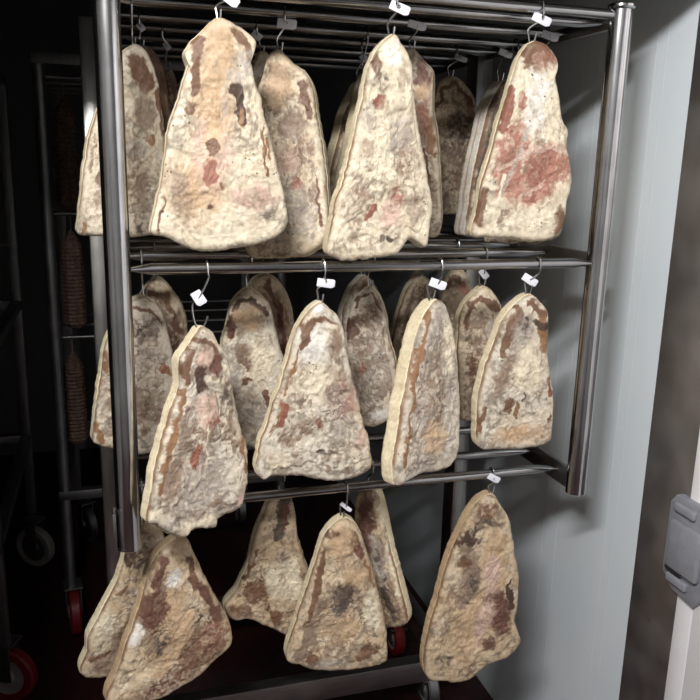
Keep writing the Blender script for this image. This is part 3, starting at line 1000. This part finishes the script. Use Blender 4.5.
pork('B10', 'bell shaped pork slab at the right end of the middle tier, cream centre', 2, 0,
     [(528.6, 294), (537, 301), (547, 312), (549, 327), (548, 353), (552, 378.6), (554, 398.6), (553, 425), (551, 441), (537, 448), (508, 449.6), (488, 450), (482, 445), (481, 430), (482, 407), (487, 378), (497, 350), (505, 327), (511, 313), (520, 301)],
     e=30, t=.046, mott=.4, tone='bfat', group=GB, patches=[
         sk([(521, 310), (514, 322), (507, 338), (503, 356)], 7, 'brown'), sk([(530, 304), (538, 309), (544, 315)], 6, 'brown'), sk([(542, 322), (545, 338), (545, 350)], 8, 'rust'), sk([(537, 322), (545, 326)], 6, 'dark'), el(523, 332, 10, 18, 'grey', 0, .6), el(525, 322, 6, 10, 'ash', 0, .9),
         el(504, 376, 8, 24, 'gb', 20, .5), sk([(484, 408), (480, 432)], 5, 'brown'), el(508.6, 404, 5, 6.5, 'brown'), sk([(523, 392), (523, 401)], 3, 'dark'), sk([(549, 380), (551, 395)], 5, 'red'), el(550, 419, 2.5, 4, 'brown'), sk([(517, 402), (516, 418)], 2.5, 'rust'), el(530, 370, 18, 22, 'cream', 0, .8), el(520, 435, 30, 10, 'tan', 0, .9)])
pork('B1', 'pork slab at the left end of the middle tier, partly behind the round post', 2, 1,
     [(145, 297.5), (158, 308), (167, 326), (171.5, 350), (175, 385), (172, 428), (164, 448), (152, 452), (137, 454), (113, 448), (99, 444), (95, 438), (97, 416), (103, 380), (107, 347), (113, 332), (121, 314), (133, 301)],
     e=14, mott=.55, tone='bfat', group=GB, patches=[
         el(145, 330, 17, 11, 'ash', 0, .7), el(152, 333, 8, 7, 'violet', 0, .6), sk([(133, 310), (149, 309), (162, 323)], 4, 'brown'), el(165, 370, 6, 7, 'red', -30, .12), sk([(163, 366), (170, 374)], 4, 'rust'), el(109, 362, 4, 11, 'brown', 10), el(146, 410, 22, 24, 'gb', 0, .6), el(107, 395, 8, 16, 'gb', 0, .6), el(145, 433, 5, 4, 'gb'), sk([(98, 425), (100, 440)], 5, 'rust'), el(148, 360, 16, 12, 'grey', 0, .8)])
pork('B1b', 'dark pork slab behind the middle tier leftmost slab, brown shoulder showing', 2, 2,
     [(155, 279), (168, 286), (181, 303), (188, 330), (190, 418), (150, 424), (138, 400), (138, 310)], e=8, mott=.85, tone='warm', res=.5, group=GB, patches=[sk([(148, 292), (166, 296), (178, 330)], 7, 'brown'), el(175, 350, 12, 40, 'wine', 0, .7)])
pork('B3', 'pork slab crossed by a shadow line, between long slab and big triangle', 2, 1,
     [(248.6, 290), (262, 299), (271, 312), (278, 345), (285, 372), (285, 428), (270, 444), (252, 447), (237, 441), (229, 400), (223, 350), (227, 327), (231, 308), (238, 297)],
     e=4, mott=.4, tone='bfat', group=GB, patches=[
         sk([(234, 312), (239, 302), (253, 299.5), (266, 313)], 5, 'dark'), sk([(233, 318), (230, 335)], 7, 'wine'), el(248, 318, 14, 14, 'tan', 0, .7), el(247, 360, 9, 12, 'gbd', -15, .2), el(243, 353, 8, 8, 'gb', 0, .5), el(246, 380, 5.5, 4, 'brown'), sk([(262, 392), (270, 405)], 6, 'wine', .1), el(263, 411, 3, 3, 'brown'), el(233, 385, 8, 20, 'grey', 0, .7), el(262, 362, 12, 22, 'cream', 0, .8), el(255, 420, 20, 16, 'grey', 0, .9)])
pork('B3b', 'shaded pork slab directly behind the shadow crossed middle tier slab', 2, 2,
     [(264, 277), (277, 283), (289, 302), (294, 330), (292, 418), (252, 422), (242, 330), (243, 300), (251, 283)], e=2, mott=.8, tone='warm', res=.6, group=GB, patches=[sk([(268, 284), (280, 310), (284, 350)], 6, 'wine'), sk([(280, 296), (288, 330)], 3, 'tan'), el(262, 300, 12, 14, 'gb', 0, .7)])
pork('B5', 'rounded grey pork slab behind and right of the big triangular one', 2, 1,
     [(370, 288), (380, 300), (385.6, 319), (388, 340), (394, 360), (396.6, 383), (394, 404), (391, 417), (382, 424), (369, 427), (357, 420), (351, 383), (347, 335), (349, 317), (355, 299)],
     e=-4, mott=.75, tone='bfat', group=GB, patches=[sk([(355, 306), (359, 296), (371, 293), (382, 310)], 4, 'brown'), el(352, 329, 7, 13, 'wine', 10, .5), el(368, 318, 14, 16, 'gb', 0, .6), el(372, 370, 18, 36, 'grey', 0, .95), el(364, 350, 10, 14, 'gb', 0, .7), el(362, 368, 6, 10, 'meat', 0, .8), el(380, 415, 12, 6, 'white', 0, .7)])
pork('B5b', 'pork slab with white rind peeping up behind the rounded grey one', 2, 2,
     [(363, 275), (372, 282), (381, 300), (385, 355), (384, 405), (354, 408), (346, 360), (345, 320), (348, 305), (355, 287)], e=24, mott=.6, tone='bfat', res=.6, rim='white', group=GB, patches=[el(366, 290, 9, 9, 'brown', 0, .5)])
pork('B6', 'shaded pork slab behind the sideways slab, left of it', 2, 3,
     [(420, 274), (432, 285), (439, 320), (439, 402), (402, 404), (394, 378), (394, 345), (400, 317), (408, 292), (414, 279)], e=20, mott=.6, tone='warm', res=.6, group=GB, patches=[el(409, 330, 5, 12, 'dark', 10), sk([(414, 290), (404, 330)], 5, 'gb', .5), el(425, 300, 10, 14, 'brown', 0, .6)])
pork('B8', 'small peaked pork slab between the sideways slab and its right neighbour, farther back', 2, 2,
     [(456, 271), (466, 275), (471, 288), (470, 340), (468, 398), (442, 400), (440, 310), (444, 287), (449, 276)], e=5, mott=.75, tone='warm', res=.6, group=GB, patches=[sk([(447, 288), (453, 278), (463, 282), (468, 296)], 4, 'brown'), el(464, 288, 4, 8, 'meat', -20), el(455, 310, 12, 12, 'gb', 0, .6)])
pork('B9', 'brownish pork slab close behind the bell shaped one, left of it', 2, 1,
     [(482, 287), (492, 293), (501, 306), (505, 340), (505, 408), (495, 418), (476, 421), (463, 420), (461, 400), (461, 330), (464, 312), (471, 298)],
     e=20, mott=.7, tone='warm', group=GB, patches=[sk([(466, 327), (469, 308), (481, 299), (496, 308)], 6, 'brown'), el(476, 362, 9, 15, 'brown', 0, .6), el(473, 377, 8, 10, 'wine', 0, .6), el(480, 330, 12, 22, 'gb', 0, .7), el(492, 330, 6, 10, 'grey', 0, .5), el(475, 405, 14, 14, 'gb', 0, .8)])
# -------- bottom tier
pork('C2', 'pork slab at the front left of the bottom tier, red marbled lower right', 3, 0,
     [(176, 541), (187, 543), (193, 555), (201, 568), (213, 594), (226, 617), (233, 637), (230, 648), (213, 664), (204, 674), (184, 687), (161, 700), (130, 707), (111, 706), (110, 697), (117, 683), (125, 663), (133, 640), (142, 614), (148, 591), (154, 571), (162, 554), (169, 545)],
     e=18, t=.045, mott=.5, tone='ctan', group=GC, rim='tan', patches=[
         el(166, 625, 19, 42, 'tan', 12, .8), el(154, 611, 13, 26, 'wine', 12, .35), el(160, 640, 10, 18, 'ash', 15, .95), sk([(163, 562), (156, 584)], 8, 'wine'), sk([(189, 560), (196, 586)], 8, 'brown'), sk([(200, 586), (218, 618)], 9, 'wine'), el(200, 648, 32, 20, 'wine', -38, .6), el(165, 684, 32, 12, 'wine', -20, .6),
         el(212, 636, 18, 13, 'meat', -38, .9), el(196, 650, 30, 22, 'brown', -38, .9), el(214, 608, 7, 20, 'wine', -30, .6), el(174, 577, 8, 10, 'white', 0, .4), el(136, 636, 7, 10, 'white', 20, .4), el(194, 616, 12, 10, 'ash', 30, .8), el(175, 552, 5, 3, 'brown'), sk([(160, 672), (184, 640), (188, 615)], 9, 'tan', .5), el(180, 545, 12, 10, 'tan', 0, .7)])
pork('C4', 'triangular pork slab at the centre front of the bottom tier, dark hollow inside', 3, 0,
     [(342, 521.4), (352.5, 525), (360, 534), (366, 549), (373.5, 573), (379.5, 600), (385.5, 627), (387.6, 651), (386, 661.5), (372, 667), (345, 671), (315, 670), (299, 666), (288, 661), (291, 645), (299, 621), (309, 594), (317, 567), (324, 543), (331, 530)],
     e=14, t=.045, mott=.5, tone='ctan', group=GC, patches=[
         sk([(324, 552), (316, 594), (308, 627)], 5, 'brown'), sk([(314, 628), (299, 658)], 11, 'gb'), sk([(352, 536), (360, 556)], 9, 'wine'), el(345, 628, 20, 18, 'tan', 0, .9), el(342, 596, 11, 18, 'ash', 10, .5), el(348, 588, 7, 12, 'dark', 10, .8), el(368, 651, 14, 9, 'brown', -20, .4), el(312, 660, 7, 7, 'brown'),
         el(354, 575, 12, 12, 'tan', 0, .9), el(342, 545, 14, 18, 'tan', 0, .7), el(372, 610, 8, 24, 'cream', -10, .7), el(330, 664, 20, 6, 'grey', 0, .8), sk([(366, 560), (372, 585)], 4, 'rust'), el(330, 535, 6, 5, 'brown')])
pork('C6', 'tan pork slab at the right end of the bottom tier, against the pale wall', 3, 0,
     [(491, 497), (499, 505), (510, 524), (514, 540), (515, 558), (519, 574), (519.5, 600), (516, 624), (520.5, 643), (507, 659), (485, 668), (468, 682), (447, 683), (432, 681), (426, 668), (428, 650), (434, 624), (441, 602), (448, 577), (455, 555), (464, 533), (471, 516), (479, 503)],
     e=24, t=.048, mott=.5, tone='ctan', group=GC, rim='tan', lump=1.2, patches=[
         el(494, 562, 14, 40, 'tan', -5, .8), el(475, 625, 26, 40, 'tan', 10, .9), el(468, 544, 9, 14, 'dark', 20, .4), el(486, 512, 12, 12, 'brown', 0, .6), sk([(468, 556), (472, 575), (463, 602)], 15, 'gb', .5), el(472, 585, 7, 18, 'ash', 10, .9), el(498, 610, 13, 28, 'wine', -20, .4), el(490, 644, 8, 8, 'wine'),
         el(484, 620, 9, 22, 'pink', 10, .8), el(492, 575, 9, 20, 'pink', 0, .9), sk([(509, 580), (511, 608)], 5, 'dark'), el(441, 661, 10, 7, 'ash', 0, .7), el(465, 563, 6, 4, 'brown'), el(500, 545, 8, 12, 'tan', 0, .8), sk([(476, 530), (484, 520), (500, 524)], 4, 'ash', .5)])
pork('C1', 'pork slab at the far left of the bottom tier, below the post foot', 3, 1,
     [(143, 526), (152, 526), (163, 536), (166, 600), (160, 650), (124, 676), (107, 678), (88, 679), (83, 671), (89, 655), (92, 637), (105, 614), (117, 591), (125, 567), (129, 550), (136, 534)],
     e=16, t=.042, mott=.65, tone='ctan', group=GC, patches=[el(128, 555, 6, 11, 'dark'), sk([(117, 596), (127, 587)], 5, 'brown'), el(132, 600, 8, 13, 'violet', 0, .6), el(109, 663, 14, 12, 'gb', 0, .35), sk([(92, 658), (110, 650)], 5, 'brown'), el(105, 630, 10, 20, 'cream', 20, .7), el(145, 560, 12, 26, 'ash', 0, .9)])
pork('C3', 'flared pork slab behind the bottom tier front row, its foot kicked left', 3, 1,
     [(281, 499), (290, 500.6), (295.5, 516), (298, 538), (303.5, 558), (309.6, 575), (312, 600), (308, 625), (296, 634), (285, 635), (268, 627), (250, 620), (236, 621), (227, 615), (226, 607), (237, 594), (247, 575), (252, 558), (257, 536), (264, 519), (270, 502)],
     e=10, mott=.45, tone='ctan', group=GC, patches=[sk([(283, 504), (280, 536)], 11, 'ash'), sk([(286, 505), (284, 530)], 5, 'wine'), el(281, 558, 8, 11, 'violet', 0, .6), el(256, 592, 15, 14, 'brown', -20, .4), el(242, 611, 13, 8, 'brown', 15, .5), el(276, 618, 7, 8, 'brown', 30, .5), sk([(257, 550), (247, 580)], 3, 'brown'), el(292, 580, 10, 24, 'cream', 0, .7), el(275, 580, 10, 18, 'cream', 0, .8), sk([(262, 590), (278, 628)], 4, 'brown', .7)])
pork('C5', 'pork slab behind the bottom tier triangle, pale right edge', 3, 1,
     [(370, 490), (377, 494), (381, 520), (387, 550), (395, 580), (402, 606), (405, 622), (400, 627), (380, 629), (362, 624), (356, 560), (357, 500)], e=-24, t=.042, mott=.6, tone='ctan', group=GC, patches=[
         el(366, 520, 8, 36, 'wine', 0, .5), sk([(374, 545), (384, 580)], 4, 'dark'), sk([(384, 590), (396, 618)], 8, 'ash', .5), sk([(380, 510), (389, 550), (400, 595)], 5, 'cream'), el(378, 560, 8, 26, 'grey', -10, .8)])
# ------------------------------------------------------------------ hooks


def crom(pts, n=8):
    P = [np.asarray(p, float) for p in pts]
    P = [2*P[0]-P[1]] + P + [2*P[-1]-P[-2]]
    out = []
    for i in range(1, len(P)-2):
        for t in np.linspace(0, 1, n, endpoint=False):
            out.append(.5*((2*P[i]) + (-P[i-1]+P[i+1])*t + (2*P[i-1]-5*P[i]+4*P[i+1]-P[i+2])*t*t + (-P[i-1]+3*P[i]-3*P[i+1]+P[i+2])*t**3))
    out.append(P[-2])
    return out


def hook(key, label, tagpos=None, dx=0.0, jang=35, tagsize=(.033, .0155), tagrot=22, jw=.55):
    mt = MEATS[key]
    T = np.array(mt['tip'])
    zr, yr = rod_z(mt['level']), mt['yr']
    if mt.get('hz'):
        zr = mt['hz']
    top = np.array([T[0]+dx, yr, zr])
    q = RR+.0022
    j = np.array([math.cos(math.radians(jang)), -math.sin(math.radians(jang)), 0])
    gap = top[2]-T[2]
    pts = [top+(0, q, -.010), top+(0, q*.95, .002)]
    for k in range(1, 6):
        th = math.radians(20+k*140/6)
        pts.append(top + (0, q*math.cos(th), q*math.sin(th)))
    pts.append(top+(0, -q, -.006))
    s0 = top+(0, -q*.8, -.016)
    pts.append(s0)
    j = j*jw
    e0 = T - j*.012 + np.array([0, 0, min(.024+.012*(jw > .9), gap*.4)])
    if gap > .05:
        mid = s0*.5 + e0*.5
        if tagpos is not None:
            d = ray(*tagpos)
            mid = CAM + d*(((mid-CAM)@FW)/(d@FW))
            mid[2] = min(mid[2], s0[2]-.002)
        pts.append(mid)
    pts += [e0, T-j*.010+np.array([0, 0, .010]), T-j*.004+np.array([0, 0, -.003]), T+j*.005+np.array([0, 0, -.001]), T+j*.010+np.array([0, 0, .009]), T+j*.012+np.array([0, 0, .016])]
    path = crom(pts, 6)
    ho = MB().tube(path, .0017, 8).build('meat_hook', M_HOOK)
    tag(ho, label, 'hook', 'S-hooks holding the pork slabs')
    if tagpos is not None:
        px, py = tagpos
        # place the tag on the wire where it stands
        ctr = min(path[16:], key=lambda v: np.linalg.norm(v-mid)) if gap > .05 else path[len(path)//2]
        w, hgt = tagsize
        mb = MB()
        prof = [(-w/2, -hgt/2), (w*.32, -hgt/2), (w/2, -hgt*.3), (w/2, hgt*.35), (w*.42, hgt/2), (-w/2, hgt*.42)]
        mb.prism([(x, 0, z) for x, z in prof], (0, .0028, 0), .0007)
        rot = Matrix.Rotation(math.radians(-12), 3, 'Z') @ Matrix.Rotation(math.radians(tagrot), 3, 'Y')
        for v in mb.bm.verts:
            v.co = rot @ (v.co - Vector((0, .0014, 0))) + Vector(ctr)
        tg = mb.build('tag', M_TAG, ho)
        tg['label'] = 'white plastic tag'
    return ho


hook('A2', 'hook in the widest top tier slab, its tag cut by the picture edge', (229, -2), 0, 70, tagrot=35)
hook('A5', 'hook with white tag above the craggy centre top slab', (400, 8), .004, 60)
hook('A9', 'hook with white tag above the reddest slab', (542, 17), .012, 35)
hook('A1', 'hook in the top tier leftmost slab beside the round post', None, -.002, 70)
hook('A1b', 'hook of the dark brown slab behind the top left one', (141, 27), -.004, 60, (.016, .012), 50)
hook('A1c', 'hook of the deepest top left slab', (167, 46), -.01, 60, (.016, .012), 55)
hook('A3', 'hook with grey looking tag above the greyish slab on the top tier', (287, 14), .006, 60, (.034, .017), 6)
hook('A3b', 'thin hook between the two left centre top slabs', (257, 32), -.012, 60, (.020, .014), 40)
hook('A4a', 'hook of the thin edge-on slab deep in the top tier', (364, 58), .0, 60, (.018, .014), 40)
hook('A4b', 'hook of the edge-on slab behind the craggy centre slab', None, 0.0, 60)
hook('A6', 'hook with dim tag behind the craggy centre slab', (416, 25), .004, 60, (.034, .014), 14)
hook('A7', 'hook with dim tag above the round shouldered dark slab', (461, 55), .008, 50, (.030, .012), 18)
hook('A8', 'hook with dim tag above the broad white rind slab of the top tier', (506, 48), .028, 10, (.030, .014), 20)
hook('A9b', 'hook with dim tag half behind the reddest slab', (546, 37), .006, 60, (.034, .015), 18)
hook('B2', 'wide S-hook with white tag over the long striped edge slab', (199, 298), .012, 4, (.024, .018), 60, 1.0)
hook('B4', 'hook with white tag over the big triangular slab', (326, 283), .004, 60, (.030, .015), 8)
hook('B7', 'hook with white tag over the sideways slab', (438, 284), .012, 10, (.030, .016), 20)
hook('B10', 'hook with white tag over the bell shaped slab', (530, 280), .014, 40, (.030, .015), 32)
hook('B1', 'hook of the middle tier leftmost slab', None, -.004, 60)
hook('B1b', 'hook of the dark slab behind the middle tier leftmost one', None, .0, 60)
hook('B3', 'hook of the shadow crossed middle tier slab', None, .004, 60)
hook('B3b', 'hook of the shaded slab behind the shadow crossed one', None, .0, 60)
hook('B5', 'hook of the rounded grey middle tier slab', None, .004, 60)
hook('B5b', 'hook of the white rinded slab behind the rounded grey one', None, .0, 60)
hook('B6', 'hook of the shaded slab left of the sideways one', None, .0, 60)
hook('B8', 'hook of the small peaked middle tier slab', None, .0, 60)
hook('B9', 'hook with dim tag over the brownish slab beside the bell shaped one', (484, 274), .002, 20, (.022, .014), 50)
hook('C2', 'hook of the front left bottom tier slab, behind the long slab', None, .004, 60)
hook('C4', 'hook with narrow tag over the bottom tier centre triangle', (346, 507), .006, 70, (.026, .008), 40)
hook('C6', 'hook with white tag over the tan bottom right slab', (489, 494), -.002, 5, (.026, .014), 30)
hook('C1', 'hook of the far left bottom tier slab', None, .0, 60)
hook('C3', 'hook of the flared bottom tier slab', None, .004, 60)
hook('C5', 'hook of the pale edged slab behind the bottom tier triangle', None, .0, 60)
# ------------------------------------------------------------------ light
ld = bpy.data.lights.new('ceiling_tube', 'AREA')
ld.shape = 'RECTANGLE'
ld.size, ld.size_y = .65, .10
ld.energy = 47
ld.color = (1.0, .985, .965)
lo = bpy.data.objects.new('ceiling_tube', ld)
COL.objects.link(lo)
lo.location = (-.48, -1.40, 2.385)
dirv = Vector((.42, .2, 1.1)) - lo.location
lo.rotation_euler = dirv.to_track_quat('-Z', 'Y').to_euler()
l2 = bpy.data.objects.new('ceiling_tube', ld.copy())
l2.data.energy = 18
COL.objects.link(l2)
l2.location = (-.48, -1.43, 2.385)
l2.rotation_euler = (Vector((-.3, -2.7, 1.0)) - l2.location).to_track_quat('-Z', 'Y').to_euler()
w = bpy.data.worlds.new('cold room air')
sc.world = w
w.use_nodes = True
w.node_tree.nodes['Background'].inputs[0].default_value = (.8, .88, 1, 1)
w.node_tree.nodes['Background'].inputs[1].default_value = .02

sc.view_settings.view_transform = 'Standard'
sc.view_settings.look = 'None'
sc.view_settings.gamma = 1
sc.view_settings.use_curve_mapping = False
sc.view_settings.exposure = 0.0
